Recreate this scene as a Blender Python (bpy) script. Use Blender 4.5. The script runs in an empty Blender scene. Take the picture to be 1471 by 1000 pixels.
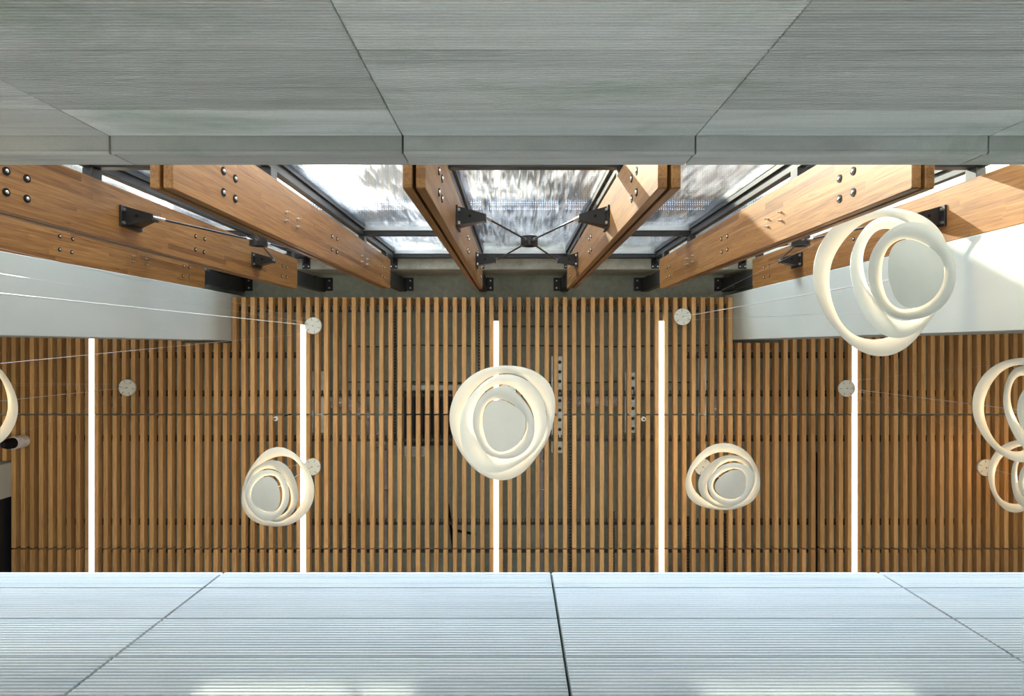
import bpy, math, random
import numpy as np
from mathutils import Vector, Matrix

# ------------------------------------------------------------------ camera, sky, sun, exposure
# The camera stands in a narrow stone-lined slot and looks straight up.
# World: camera at the origin, +X to the right of the photo, +Y towards its lower edge, +Z up.
SC = bpy.context.scene
COL = SC.collection
F = 817.0                       # focal length in pixels of a 1471 px wide frame
CX, CY = 740.0, 498.0           # zenith of the photograph
cam_d = bpy.data.cameras.new('camera')
cam_d.sensor_width = 36.0
cam_d.lens = 36.0 * F / 1471.0
cam_d.shift_x = (735.5 - CX) / 1471.0
cam_d.shift_y = (CY - 500.0) / 1471.0
cam_d.clip_start = 0.05
cam = bpy.data.objects.new('camera', cam_d)
cam.rotation_euler = (math.pi, 0, 0)
COL.objects.link(cam)
SC.camera = cam

SC.view_settings.view_transform = 'Standard'
SC.view_settings.look = 'None'
SC.view_settings.gamma = 1.0
SC.view_settings.use_curve_mapping = False
SC.view_settings.exposure = 0.70

world = bpy.data.worlds.new('world')
SC.world = world
world.use_nodes = True
wn, wl = world.node_tree.nodes, world.node_tree.links
wn.clear()
w_out = wn.new('ShaderNodeOutputWorld')
w_sky = wn.new('ShaderNodeBackground')
w_gnd = wn.new('ShaderNodeBackground')
w_mix = wn.new('ShaderNodeMixShader')
w_tex = wn.new('ShaderNodeTexSky')
w_tex.sky_type = 'NISHITA'
w_tex.sun_disc = False
w_tex.sun_elevation = math.radians(44)
w_tex.sun_rotation = math.radians(235)
w_tex.air_density = 1.0
w_tex.dust_density = 1.5
w_sky.inputs['Strength'].default_value = 1.75
w_gnd.inputs['Color'].default_value = (0.62, 0.62, 0.58, 1)    # unseen glow below the horizon, added to light the ceiling from below
w_gnd.inputs['Strength'].default_value = 2.6
w_geo = wn.new('ShaderNodeTexCoord')
w_sep = wn.new('ShaderNodeSeparateXYZ')
w_map = wn.new('ShaderNodeMapRange')
w_map.inputs['From Min'].default_value = -0.05
w_map.inputs['From Max'].default_value = 0.03
wl.new(w_geo.outputs['Generated'], w_sep.inputs[0])
wl.new(w_sep.outputs['Z'], w_map.inputs['Value'])
wl.new(w_map.outputs['Result'], w_mix.inputs['Fac'])
w_hsv = wn.new('ShaderNodeHueSaturation')
w_hsv.inputs['Saturation'].default_value = 0.55
wl.new(w_tex.outputs['Color'], w_hsv.inputs['Color'])
wl.new(w_hsv.outputs['Color'], w_sky.inputs['Color'])
wl.new(w_gnd.outputs[0], w_mix.inputs[1])
wl.new(w_sky.outputs[0], w_mix.inputs[2])
wl.new(w_mix.outputs[0], w_out.inputs['Surface'])

sun_d = bpy.data.lights.new('sun', 'SUN')
sun_d.energy = 48.0
sun_d.angle = math.radians(0.55)
sun_d.color = (1.0, 0.90, 0.70)
sun = bpy.data.objects.new('sun', sun_d)
SUN_DIR = Vector((0.95, 1.0, -1.74)).normalized()
sun.rotation_euler = SUN_DIR.to_track_quat('-Z', 'Y').to_euler()
sun.location = (-8, -9, 14)
COL.objects.link(sun)

R = random.Random(7)

# ------------------------------------------------------------------ helpers
def P(px, py, z):
    """the point at height z above the camera that the photo shows at pixel (px, py)"""
    return Vector(((px - CX) * z / F, (py - CY) * z / F, z))


class MB:
    def __init__(self):
        self.v, self.f = [], []

    def add(self, vs, fs):
        n = len(self.v)
        self.v.extend([tuple(p) for p in vs])
        self.f.extend([tuple(i + n for i in f) for f in fs])
        return self

    def box(self, a, b, bev=0.0):
        x0, y0, z0 = a
        x1, y1, z1 = b
        if bev <= 0:
            vs = [(x, y, z) for z in (z0, z1) for y in (y0, y1) for x in (x0, x1)]
            fs = [(0, 2, 3, 1), (4, 5, 7, 6), (0, 1, 5, 4), (2, 6, 7, 3), (0, 4, 6, 2), (1, 3, 7, 5)]
            return self.add(vs, fs)
        # chamfered box: three rings of vertices
        vs, idx = [], {}
        for sz in (0, 1):
            for sy in (0, 1):
                for sx in (0, 1):
                    c = (x1 if sx else x0, y1 if sy else y0, z1 if sz else z0)
                    d = (-bev if sx else bev, -bev if sy else bev, -bev if sz else bev)
                    for ax in range(3):
                        p = [c[k] + (0 if k == ax else d[k]) for k in range(3)]
                        idx[(sx, sy, sz, ax)] = len(vs)
                        vs.append(tuple(p))
        fs = []
        for ax in range(3):
            u, w = [k for k in range(3) if k != ax]
            for s in (0, 1):
                q = []
                for (a_, b_) in ((0, 0), (1, 0), (1, 1), (0, 1)):
                    k = [0, 0, 0]
                    k[ax], k[u], k[w] = s, a_, b_
                    q.append(idx[(k[0], k[1], k[2], ax)])
                fs.append(tuple(q))
        for ax in range(3):
            u, w = [k for k in range(3) if k != ax]
            for su in (0, 1):
                for sw in (0, 1):
                    q = []
                    for (s, face) in ((0, u), (1, u), (1, w), (0, w)):
                        k = [0, 0, 0]
                        k[ax], k[u], k[w] = s, su, sw
                        q.append(idx[(k[0], k[1], k[2], face)])
                    fs.append(tuple(q))
        for sx in (0, 1):
            for sy in (0, 1):
                for sz in (0, 1):
                    fs.append(tuple(idx[(sx, sy, sz, a_)] for a_ in range(3)))
        return self.add(vs, fs)

    def tube(self, pts, r, n=10, caps=True):
        pts = [Vector(p) for p in pts]
        rs = r if isinstance(r, (list, tuple)) else [r] * len(pts)
        vs, fs = [], []
        t = (pts[1] - pts[0]).normalized()
        up = Vector((0, 0, 1)) if abs(t.z) < 0.9 else Vector((1, 0, 0))
        a = t.cross(up).normalized()
        for i, p in enumerate(pts):
            if i == 0:
                t = (pts[1] - pts[0]).normalized()
            elif i == len(pts) - 1:
                t = (pts[-1] - pts[-2]).normalized()
            else:
                t = (pts[i + 1] - pts[i - 1]).normalized()
            a = (a - t * a.dot(t)).normalized()
            b = t.cross(a)
            for k in range(n):
                th = 2 * math.pi * k / n
                vs.append(p + (a * math.cos(th) + b * math.sin(th)) * rs[i])
        for i in range(len(pts) - 1):
            for k in range(n):
                k2 = (k + 1) % n
                fs.append((i * n + k, i * n + k2, (i + 1) * n + k2, (i + 1) * n + k))
        if caps:
            fs.append(tuple(range(n - 1, -1, -1)))
            m = (len(pts) - 1) * n
            fs.append(tuple(range(m, m + n)))
        return self.add(vs, fs)

    def ring(self, c, axis, r0, r1, h, n=24):
        """a hollow drum of inner radius r0 and outer radius r1 along axis"""
        axis = Vector(axis).normalized()
        up = Vector((0, 0, 1)) if abs(axis.z) < 0.9 else Vector((1, 0, 0))
        a = axis.cross(up).normalized()
        b = axis.cross(a)
        c = Vector(c)
        vs, fs = [], []
        for (r, s) in ((r1, -1), (r1, 1), (r0, 1), (r0, -1)):
            for k in range(n):
                th = 2 * math.pi * k / n
                vs.append(c + axis * (s * h / 2) + (a * math.cos(th) + b * math.sin(th)) * r)
        for j in range(4):
            j2 = (j + 1) % 4
            for k in range(n):
                k2 = (k + 1) % n
                fs.append((j * n + k, j * n + k2, j2 * n + k2, j2 * n + k))
        return self.add(vs, fs)

    def prism(self, poly, d):
        """a flat polygon (list of 3-D points) given thickness by the vector d"""
        n = len(poly)
        d = Vector(d)
        vs = [Vector(p) for p in poly] + [Vector(p) + d for p in poly]
        fs = [tuple(range(n - 1, -1, -1)), tuple(range(n, 2 * n))]
        for k in range(n):
            k2 = (k + 1) % n
            fs.append((k, k2, n + k2, n + k))
        return self.add(vs, fs)

    def mesh(self, name, mat, smooth=False):
        me = bpy.data.meshes.new(name)
        me.from_pydata(self.v, [], self.f)
        me.update()
        import bmesh
        bm = bmesh.new()
        bm.from_mesh(me)
        bmesh.ops.recalc_face_normals(bm, faces=bm.faces)
        bm.to_mesh(me)
        bm.free()
        if smooth:
            me.polygons.foreach_set('use_smooth', [True] * len(me.polygons))
            try:
                me.set_sharp_from_angle(angle=math.radians(40))
            except Exception:
                pass
        if mat:
            me.materials.append(mat)
        return me

    def build(self, name, mat, parent=None, smooth=False):
        o = bpy.data.objects.new(name, self.mesh(name, mat, smooth))
        COL.objects.link(o)
        if parent:
            o.parent = parent
            o.matrix_parent_inverse = Matrix.Translation(-parent.location) if parent.rotation_euler.z == 0 else Matrix()
        return o


def tag(o, label=None, cat=None, group=None, kind=None):
    if label:
        o['label'] = label
    if cat:
        o['category'] = cat
    if group:
        o['group'] = group
    if kind:
        o['kind'] = kind
    return o


def empty(name, loc):
    o = bpy.data.objects.new(name, None)
    o.location = loc
    o.empty_display_size = 0.1
    COL.objects.link(o)
    return o


def link_copy(src, parent):
    c = src.copy()
    COL.objects.link(c)
    c.parent = parent
    return c


ORD = ['zeroth', 'first', 'second', 'third', 'fourth', 'fifth', 'sixth', 'seventh', 'eighth', 'ninth', 'tenth', 'eleventh',
       'twelfth', 'thirteenth', 'fourteenth', 'fifteenth', 'sixteenth', 'seventeenth', 'eighteenth', 'nineteenth', 'twentieth',
       'twenty-first', 'twenty-second', 'twenty-third', 'twenty-fourth', 'twenty-fifth', 'twenty-sixth']

# ------------------------------------------------------------------ materials
class NT:
    """small node-tree builder"""
    def __init__(self, name):
        self.m = bpy.data.materials.new(name)
        self.m.use_nodes = True
        self.n, self.l = self.m.node_tree.nodes, self.m.node_tree.links
        self.b = self.n.get('Principled BSDF')
        self.out = self.n.get('Material Output')

    def new(self, t, **kw):
        x = self.n.new(t)
        for k, v in kw.items():
            setattr(x, k, v)
        return x

    def set(self, sock, v):
        if hasattr(v, 'bl_idname') or hasattr(v, 'links'):
            self.l.new(v, sock)
        else:
            sock.default_value = v

    def math(self, op, a, b=None, c=None):
        x = self.new('ShaderNodeMath', operation=op)
        self.set(x.inputs[0], a)
        if b is not None:
            self.set(x.inputs[1], b)
        if c is not None:
            self.set(x.inputs[2], c)
        return x.outputs[0]

    def mix(self, fac, a, b, mode='MIX'):
        x = self.new('ShaderNodeMix', data_type='RGBA', blend_type=mode)
        self.set(x.inputs[0], fac)
        self.set(x.inputs[6], a if not isinstance(a, tuple) else (*a[:3], 1))
        self.set(x.inputs[7], b if not isinstance(b, tuple) else (*b[:3], 1))
        return x.outputs[2]

    def ramp(self, fac, stops):
        x = self.new('ShaderNodeValToRGB')
        e = x.color_ramp.elements
        while len(e) > 1:
            e.remove(e[-1])
        e[0].position, e[0].color = stops[0][0], (*stops[0][1], 1)
        for p, c in stops[1:]:
            q = e.new(p)
            q.color = (*c, 1)
        self.l.new(fac, x.inputs[0])
        return x.outputs[0]

    def coords(self, scale=(1, 1, 1), kind='Object', offset=None):
        tc = self.new('ShaderNodeTexCoord')
        mp = self.new('ShaderNodeMapping')
        mp.inputs['Scale'].default_value = scale
        self.l.new(tc.outputs[kind], mp.inputs['Vector'])
        if offset is not None:
            self.l.new(offset, mp.inputs['Location'])
        return mp.outputs[0]

    def noise(self, vec, scale=5.0, detail=4.0, rough=0.55, dist=0.0, w=None):
        x = self.new('ShaderNodeTexNoise')
        if w is not None:
            x.noise_dimensions = '4D'
            self.set(x.inputs['W'], w)
        x.inputs['Scale'].default_value = scale
        x.inputs['Detail'].default_value = detail
        x.inputs['Roughness'].default_value = rough
        x.inputs['Distortion'].default_value = dist
        self.l.new(vec, x.inputs['Vector'])
        return x.outputs['Fac']

    def bump(self, h, strength=0.3, dist=0.002):
        x = self.new('ShaderNodeBump')
        x.inputs['Strength'].default_value = strength
        x.inputs['Distance'].default_value = dist
        self.l.new(h, x.inputs['Height'])
        self.l.new(x.outputs[0], self.b.inputs['Normal'])


def simple(name, col, rough=0.5, metal=0.0, spec=0.5, noise=0.0):
    t = NT(name)
    t.b.inputs['Roughness'].default_value = rough
    t.b.inputs['Metallic'].default_value = metal
    t.b.inputs['Specular IOR Level'].default_value = spec
    if noise:
        f = t.noise(t.coords(), 9, 4)
        a = tuple(c * (1 - noise) for c in col)
        b = tuple(min(1, c * (1 + noise)) for c in col)
        t.l.new(t.ramp(f, [(0.3, a), (0.7, b)]), t.b.inputs['Base Color'])
    else:
        t.b.inputs['Base Color'].default_value = (*col, 1)
    return t.m


def m_stone(name, c_light, c_dark, green=0.0, vein=0.5):
    """ribbed marble facing: long veins along X, each panel its own tone (object colour), stains of algae"""
    t = NT(name)
    oi = t.new('ShaderNodeObjectInfo')
    rnd = t.math('MULTIPLY', oi.outputs['Random'], 37.0)
    v = t.noise(t.coords((0.35, 1, 6.0)), 2.2, 6, 0.6, 0.6, w=rnd)
    v2 = t.noise(t.coords((0.5, 1, 22.0)), 3.0, 4, 0.6, 0.3, w=rnd)
    vv = t.math('ADD', t.math('MULTIPLY', v, 0.7), t.math('MULTIPLY', v2, 0.3))
    c = t.ramp(vv, [(0.5 - 0.22 * vein - 0.06, c_dark), (0.52, c_light), (0.75, tuple(min(1, x * 1.06) for x in c_light))])
    c = t.mix(1.0, c, oi.outputs['Color'], 'MULTIPLY')
    if green:
        g = t.noise(t.coords((1, 1, 1.6)), 1.1, 7, 0.68, 0.5)
        gm = t.math('MULTIPLY', t.math('SMOOTH_MIN', t.math('MAXIMUM', t.math('MULTIPLY', t.math('SUBTRACT', g, 0.52), 5.0), 0.0), 1.0, 0.1), green)
        c = t.mix(gm, c, (0.32, 0.42, 0.31))
    fine = t.noise(t.coords((1, 1, 1)), 120, 3, 0.6)
    c = t.mix(0.12, c, t.ramp(fine, [(0.3, (0.3, 0.3, 0.3)), (0.7, (0.9, 0.9, 0.9))]), 'MULTIPLY')
    t.l.new(c, t.b.inputs['Base Color'])
    t.b.inputs['Roughness'].default_value = 0.62
    t.b.inputs['Specular IOR Level'].default_value = 0.3
    return t.m


def m_batten(name, tone=1.0):
    """oiled oak battens: grain along Y, each batten its own tone and figure"""
    t = NT(name)
    oi = t.new('ShaderNodeObjectInfo')
    rnd = t.math('MULTIPLY', oi.outputs['Random'], 91.0)
    g = t.noise(t.coords((30, 0.9, 30)), 3.0, 5, 0.6, 0.8, w=rnd)
    fig = t.noise(t.coords((9, 0.7, 9)), 2.0, 3, 0.5, 2.2, w=rnd)
    fine = t.noise(t.coords((160, 4, 160)), 3.0, 2, 0.5, 0.0, w=rnd)
    s = t.math('ADD', t.math('MULTIPLY', g, 0.5), t.math('MULTIPLY', fig, 0.5))
    k = tone
    c = t.ramp(s, [(0.32, (0.50 * k, 0.255 * k, 0.092 * k)), (0.5, (0.72 * k, 0.41 * k, 0.160 * k)), (0.68, (0.84 * k, 0.52 * k, 0.23 * k))])
    c = t.mix(0.3, c, t.ramp(fine, [(0.35, (0.45, 0.40, 0.35)), (0.6, (1, 1, 1))]), 'MULTIPLY')
    tint = t.ramp(oi.outputs['Random'], [(0.0, (0.74, 0.70, 0.66)), (0.35, (0.9, 0.88, 0.86)), (0.7, (1.0, 1.0, 1.0)), (1.0, (1.12, 1.1, 1.08))])
    c = t.mix(1.0, c, tint, 'MULTIPLY')
    t.l.new(c, t.b.inputs['Base Color'])
    t.b.inputs['Roughness'].default_value = 0.5
    t.b.inputs['Specular IOR Level'].default_value = 0.35
    return t.m


def m_glulam(name):
    """glued laminated fins: lamellas in Y, finger-jointed lengths in Z, grain along Z"""
    t = NT(name)
    oi = t.new('ShaderNodeObjectInfo')
    rnd = t.math('MULTIPLY', oi.outputs['Random'], 53.0)
    tc = t.new('ShaderNodeTexCoord')
    sp = t.new('ShaderNodeSeparateXYZ')
    t.l.new(tc.outputs['Object'], sp.inputs[0])
    row = t.math('FLOOR', t.math('DIVIDE', t.math('ADD', sp.outputs['Y'], 0.017), 0.047))
    wr = t.new('ShaderNodeTexWhiteNoise', noise_dimensions='2D')
    cb = t.new('ShaderNodeCombineXYZ')
    t.l.new(row, cb.inputs[0])
    t.l.new(rnd, cb.inputs[1])
    t.l.new(cb.outputs[0], wr.inputs['Vector'])
    ln = t.math('FLOOR', t.math('DIVIDE', t.math('ADD', sp.outputs['Z'], t.math('MULTIPLY', wr.outputs['Value'], 3.0)), 0.95))
    wb = t.new('ShaderNodeTexWhiteNoise', noise_dimensions='3D')
    cb2 = t.new('ShaderNodeCombineXYZ')
    t.l.new(row, cb2.inputs[0])
    t.l.new(ln, cb2.inputs[1])
    t.l.new(rnd, cb2.inputs[2])
    t.l.new(cb2.outputs[0], wb.inputs['Vector'])
    w4 = t.math('ADD', rnd, t.math('MULTIPLY', wb.outputs['Value'], 40.0))
    g = t.noise(t.coords((20, 20, 0.8)), 2.6, 5, 0.6, 1.4, w=w4)
    fine = t.noise(t.coords((120, 120, 2.5)), 2.5, 3, 0.55, 0.2, w=w4)
    c = t.ramp(g, [(0.30, (0.18, 0.073, 0.019)), (0.5, (0.30, 0.138, 0.040)), (0.7, (0.39, 0.20, 0.064))])
    c = t.mix(0.35, c, t.ramp(fine, [(0.35, (0.5, 0.42, 0.36)), (0.62, (1, 1, 1))]), 'MULTIPLY')
    tint = t.ramp(wb.outputs['Value'], [(0.0, (0.60, 0.53, 0.47)), (0.22, (0.86, 0.83, 0.80)), (0.7, (1.0, 1.0, 1.0)), (1.0, (1.08, 1.1, 1.1))])
    c = t.mix(1.0, c, tint, 'MULTIPLY')
    t.l.new(c, t.b.inputs['Base Color'])
    t.b.inputs['Roughness'].default_value = 0.40
    t.b.inputs['Specular IOR Level'].default_value = 0.35
    return t.m


def m_concrete(name, ca, cb_, bump=0.25):
    t = NT(name)
    a = t.noise(t.coords((1, 1, 1)), 1.3, 7, 0.62, 0.3)
    b = t.noise(t.coords((1, 1, 1)), 14, 6, 0.7)
    s = t.math('ADD', t.math('MULTIPLY', a, 0.6), t.math('MULTIPLY', b, 0.4))
    c = t.ramp(s, [(0.36, ca), (0.6, cb_)])
    sp = t.noise(t.coords((1, 1, 1)), 34, 4, 0.75)
    c = t.mix(t.math('MULTIPLY', t.math('GREATER_THAN', sp, 0.66), 0.55), c, tuple(x * 0.45 for x in ca))
    t.l.new(c, t.b.inputs['Base Color'])
    t.b.inputs['Roughness'].default_value = 0.85
    t.b.inputs['Specular IOR Level'].default_value = 0.2
    t.bump(b, bump, 0.004)
    return t.m


def m_glass(name):
    """window glass with dried rain streaks and dust on the outside"""
    t = NT(name)
    t.n.remove(t.b)
    tr = t.new('ShaderNodeBsdfTransparent')
    tr.inputs['Color'].default_value = (0.90, 0.94, 0.955, 1)
    gl = t.new('ShaderNodeBsdfGlossy')
    gl.inputs['Roughness'].default_value = 0.02
    fr = t.new('ShaderNodeFresnel')
    fr.inputs['IOR'].default_value = 1.5
    m1 = t.new('ShaderNodeMixShader')
    t.l.new(t.math('MULTIPLY', fr.outputs[0], 0.85), m1.inputs[0])
    t.l.new(tr.outputs[0], m1.inputs[1])
    t.l.new(gl.outputs[0], m1.inputs[2])
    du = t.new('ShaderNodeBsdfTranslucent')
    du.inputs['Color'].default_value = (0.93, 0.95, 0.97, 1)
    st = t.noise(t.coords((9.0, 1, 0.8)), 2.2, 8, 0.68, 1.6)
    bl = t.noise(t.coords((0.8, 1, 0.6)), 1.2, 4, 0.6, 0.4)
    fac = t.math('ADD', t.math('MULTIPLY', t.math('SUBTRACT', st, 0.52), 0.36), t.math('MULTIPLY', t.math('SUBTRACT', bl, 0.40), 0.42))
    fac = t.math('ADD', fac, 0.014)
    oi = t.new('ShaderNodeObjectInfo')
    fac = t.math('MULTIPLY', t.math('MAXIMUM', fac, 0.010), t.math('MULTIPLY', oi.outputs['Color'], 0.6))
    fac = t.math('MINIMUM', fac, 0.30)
    m2 = t.new('ShaderNodeMixShader')
    t.l.new(fac, m2.inputs[0])
    t.l.new(m1.outputs[0], m2.inputs[1])
    t.l.new(du.outputs[0], m2.inputs[2])
    t.l.new(m2.outputs[0], t.out.inputs['Surface'])
    return t.m


def m_emit(name, col, strength):
    t = NT(name)
    t.b.inputs['Base Color'].default_value = (0.9, 0.9, 0.9, 1)
    t.b.inputs['Emission Color'].default_value = (*col, 1)
    t.b.inputs['Emission Strength'].default_value = strength
    return t.m


def m_foil(name):
    t = NT(name)
    n = t.noise(t.coords((1, 1, 1)), 22, 3, 0.7, 0.6)
    t.b.inputs['Base Color'].default_value = (0.92, 0.93, 0.94, 1)
    t.b.inputs['Metallic'].default_value = 0.75
    t.b.inputs['Roughness'].default_value = 0.22
    t.bump(n, 1.0, 0.05)
    return t.m


def m_plaster(name, col):
    t = NT(name)
    a = t.noise(t.coords((1, 1, 0.5)), 0.9, 5, 0.6, 0.4)
    b = t.noise(t.coords((1, 1, 1)), 11, 6, 0.72)
    c = t.ramp(a, [(0.3, tuple(x * 0.9 for x in col)), (0.7, tuple(min(1, x * 1.05) for x in col))])
    c = t.mix(t.math('MULTIPLY', t.math('GREATER_THAN', b, 0.70), 0.35), c, tuple(x * 0.55 for x in col))
    t.l.new(c, t.b.inputs['Base Color'])
    t.b.inputs['Roughness'].default_value = 0.75
    t.b.inputs['Specular IOR Level'].default_value = 0.25
    return t.m


M_STONE_GREY = m_stone('grey_green_marble', (0.83, 0.84, 0.82), (0.52, 0.535, 0.53), green=0.6, vein=0.75)
M_COPING = m_stone('weathered_coping_stone', (0.66, 0.67, 0.65), (0.38, 0.39, 0.39), green=0.75, vein=0.8)
M_STONE_PALE = m_stone('pale_blue_marble', (0.91, 0.975, 0.99), (0.64, 0.75, 0.81), vein=0.85)
M_BATTEN = m_batten('oiled_oak')
M_GLULAM = m_glulam('larch_glulam')
M_CONCRETE = m_concrete('raw_concrete', (0.27, 0.295, 0.24), (0.45, 0.485, 0.41))
M_BEAM = m_concrete('pale_raw_concrete', (0.34, 0.33, 0.26), (0.62, 0.60, 0.50))
M_PLASTER = m_plaster('grey_plaster', (0.52, 0.55, 0.51))
M_BLACK = simple('black_steel', (0.018, 0.019, 0.021), 0.42, 0.0, 0.5, 0.2)
M_FRAME = simple('anthracite_aluminium', (0.05, 0.053, 0.057), 0.4, 0.3, 0.5, 0.15)
M_BEAD = simple('silver_aluminium', (0.72, 0.74, 0.75), 0.35, 0.6)
M_STEEL = simple('stainless_steel', (0.72, 0.72, 0.70), 0.28, 1.0)
M_RUBBER = simple('black_rubber', (0.006, 0.006, 0.006), 0.7, 0, 0.2)
M_HALL = m_plaster('dark_hall_plaster', (0.16, 0.155, 0.145))
M_HALLFLOOR = simple('dark_hall_floor', (0.16, 0.155, 0.15), 0.6, 0, 0.3, 0.1)
M_GLASS = m_glass('dusty_glass')
M_GRATE = simple('galvanised_steel', (0.02, 0.024, 0.028), 0.6, 0.1, 0.5, 0.15)
M_ROOF = simple('roof_boarding', (0.42, 0.50, 0.54), 0.8, 0.0, 0.2, 0.12)
M_LED = m_emit('led_diffuser', (1.0, 0.90, 0.87), 2.8)
M_BULB = m_emit('lamp_bulb', (1.0, 0.72, 0.42), 6.0)
M_SHADE = simple('cream_lacquer', (0.74, 0.75, 0.68), 0.42, 0.0, 0.4, 0.02)
M_CANOPY = simple('ivory_lacquer', (0.90, 0.90, 0.80), 0.5, 0.0, 0.4, 0.02)
M_CORD = simple('white_cord', (0.82, 0.82, 0.80), 0.5)
M_WIRE = simple('steel_wire', (0.65, 0.65, 0.65), 0.3, 0.7)
M_FOIL = m_foil('crinkled_foil')
M_DUCT = simple('grey_pvc', (0.50, 0.50, 0.52), 0.5, 0.2, 0.5, 0.25)
M_GALV = simple('zinc_sheet', (0.74, 0.80, 0.76), 0.45, 0.15, 0.5, 0.2)
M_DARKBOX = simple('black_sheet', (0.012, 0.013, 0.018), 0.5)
M_WHITE = simple('white_lacquer', (0.82, 0.82, 0.80), 0.4, 0.0, 0.5, 0.03)
M_PAVING = simple('grey_paving', (0.55, 0.55, 0.52), 0.8, 0.0, 0.2, 0.1)
M_JOINT = simple('joint_filler', (0.07, 0.085, 0.06), 0.9, 0.0, 0.1, 0.3)

# ------------------------------------------------------------------ levels (metres above the camera)
YW, YB = -0.88, 0.84            # faces of the two stone walls
Z_FIN0, Z_FIN1 = 2.75, 7.55     # timber fins
Z_BAT = 8.17                    # underside of the oak battens
Z_SLAB = 8.70                   # concrete soffit
BAT_H = 0.086
S = 1.232                       # fin spacing
FX = [-4.16 + (-1.71 + 4.16) / 2 * 0 + i * 0 for i in range(7)]
FX = [-4.172, -2.945, -1.712, -0.489, 0.746, 1.975, 3.205]
FY_IN, FY_OUT = -0.764, -1.16
Y_GL = -1.34

# ------------------------------------------------------------------ stone walls
RIB = 0.0142


def ribbed_panel(x0, x1, z0, z1, yf, side, parent, mat, tone, name='stone_panel', pitch=RIB, depth=0.0042):
    """one facing panel; ribs run along X.  side=+1: faces +Y, side=-1: faces -Y"""
    prof = []
    g = 0.003 if side > 0 else 0.0045
    z = z0 + g
    n = max(1, round((z1 - z0 - 2 * g) / pitch))
    p = (z1 - z0 - 2 * g) / n
    for i in range(n):
        for (u, d) in ((0.0, 1.0), (0.14, 0.95), (0.24, 0.15), (0.36, 0.0), (0.78, 0.0), (0.90, 0.15)):
            prof.append((z + (i + u) * p, d * depth))
    prof.append((z1 - g, depth))
    vs, fs = [], []
    xa, xb = x0 + g, x1 - g
    for (zz, d) in prof:
        y = yf - side * d
        vs += [(xa, y, zz), (xb, y, zz)]
    m = len(prof)
    for i in range(m - 1):
        fs.append((2 * i, 2 * i + 1, 2 * i + 3, 2 * i + 2))
    # back and rim give the panel its 3 cm of stone
    yb = yf - side * 0.03
    b = len(vs)
    vs += [(xa, yb, z0 + g), (xb, yb, z0 + g), (xa, yb, z1 - g), (xb, yb, z1 - g)]
    fs += [(b, b + 1, b + 3, b + 2), (0, 1, b + 1, b), (2 * m - 2, 2 * m - 1, b + 3, b + 2)]
    fs.append(tuple([2 * i for i in range(m)] + [b + 2, b]))
    fs.append(tuple([2 * i + 1 for i in range(m)] + [b + 3, b + 1]))
    o = MB().add(vs, fs).build(name, mat, parent)
    o.color = (*tone, 1)
    return o


def grey(k, w=0.0):
    return (k * (1 + w), k, k * (1 - w))


wall_back = MB().box((-5.2, YW - 0.16, -1.5), (4.6, YW - 0.0285, 2.50)).build('wall_back', M_JOINT)
tag(wall_back, 'ribbed grey-green stone wall with a projecting coping under the tall windows', 'wall', kind='structure')
xs = [-0.4705 + 1.2255 * k for k in range(-4, 5)]
zs = [-1.5, -1.30, -0.873, -0.446, -0.019, 0.408, 0.835, 1.262, 1.689, 2.116, 2.376]
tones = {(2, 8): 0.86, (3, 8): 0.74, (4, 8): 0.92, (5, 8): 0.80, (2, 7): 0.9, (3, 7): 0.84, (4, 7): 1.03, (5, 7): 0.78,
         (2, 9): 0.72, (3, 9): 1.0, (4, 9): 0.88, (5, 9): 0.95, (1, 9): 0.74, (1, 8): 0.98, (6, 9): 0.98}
for i in range(len(xs) - 1):
    for j in range(len(zs) - 1):
        k = tones.get((i, j), R.uniform(0.78, 1.02))
        ribbed_panel(xs[i], xs[i + 1], zs[j], zs[j + 1], YW, 1, wall_back, M_STONE_GREY, grey(k),
                     depth=0.0085 if j < 9 else 0.0018)
# coping stones: soffit, rounded drip nose, upper band
for i in range(len(xs) - 1):
    a, b = xs[i] + 0.004, xs[i + 1] - 0.004
    prof = [(YW - 0.12, 2.376), (YW + 0.055, 2.380), (YW + 0.064, 2.378), (YW + 0.072, 2.384), (YW + 0.074, 2.392),
            (YW + 0.068, 2.398), (YW + 0.064, 2.404), (YW + 0.068, 2.412), (YW + 0.071, 2.53), (YW + 0.060, 2.545), (YW - 0.12, 2.555)]
    c = MB().prism([(a, y, z) for (y, z) in prof], (b - a, 0, 0)).build('coping_stone', M_COPING, wall_back)
    c.color = (*grey(R.choice((0.78, 0.95, 1.0, 0.88))), 1)

wall_front = MB().box((-5.2, YB + 0.0285, -1.5), (4.6, YB + 0.16, 2.09)).build('wall_front', M_JOINT)
tag(wall_front, 'low pale blue ribbed marble wall below the oak batten ceiling', 'wall', kind='structure')
xs2 = [0.1336 + 1.2203 * k for k in range(-4, 4)]
zs2 = [-1.5, -1.3, -1.077, -0.859, -0.641, -0.422, -0.204, 0.014, 0.232, 0.450, 0.669, 0.887, 1.105, 1.323, 1.541, 1.759, 1.983, 2.100]
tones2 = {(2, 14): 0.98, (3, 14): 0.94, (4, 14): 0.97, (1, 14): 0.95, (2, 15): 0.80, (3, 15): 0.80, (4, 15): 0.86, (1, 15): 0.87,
          (3, 13): 0.96, (4, 13): 1.0, (2, 13): 0.90, (3, 16): 0.84, (4, 16): 0.85, (2, 16): 0.86, (1, 16): 0.86, (5, 16): 0.85, (5, 15): 0.86}  # upper rows darkened to offset the stronger sky light falling there
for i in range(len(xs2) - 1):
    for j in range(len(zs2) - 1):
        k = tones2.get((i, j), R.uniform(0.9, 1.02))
        ribbed_panel(xs2[i], xs2[i + 1], zs2[j], zs2[j + 1], YB, -1, wall_front, M_STONE_PALE, grey(k), depth=0.0028 if j < 15 else 0.0015)
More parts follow.
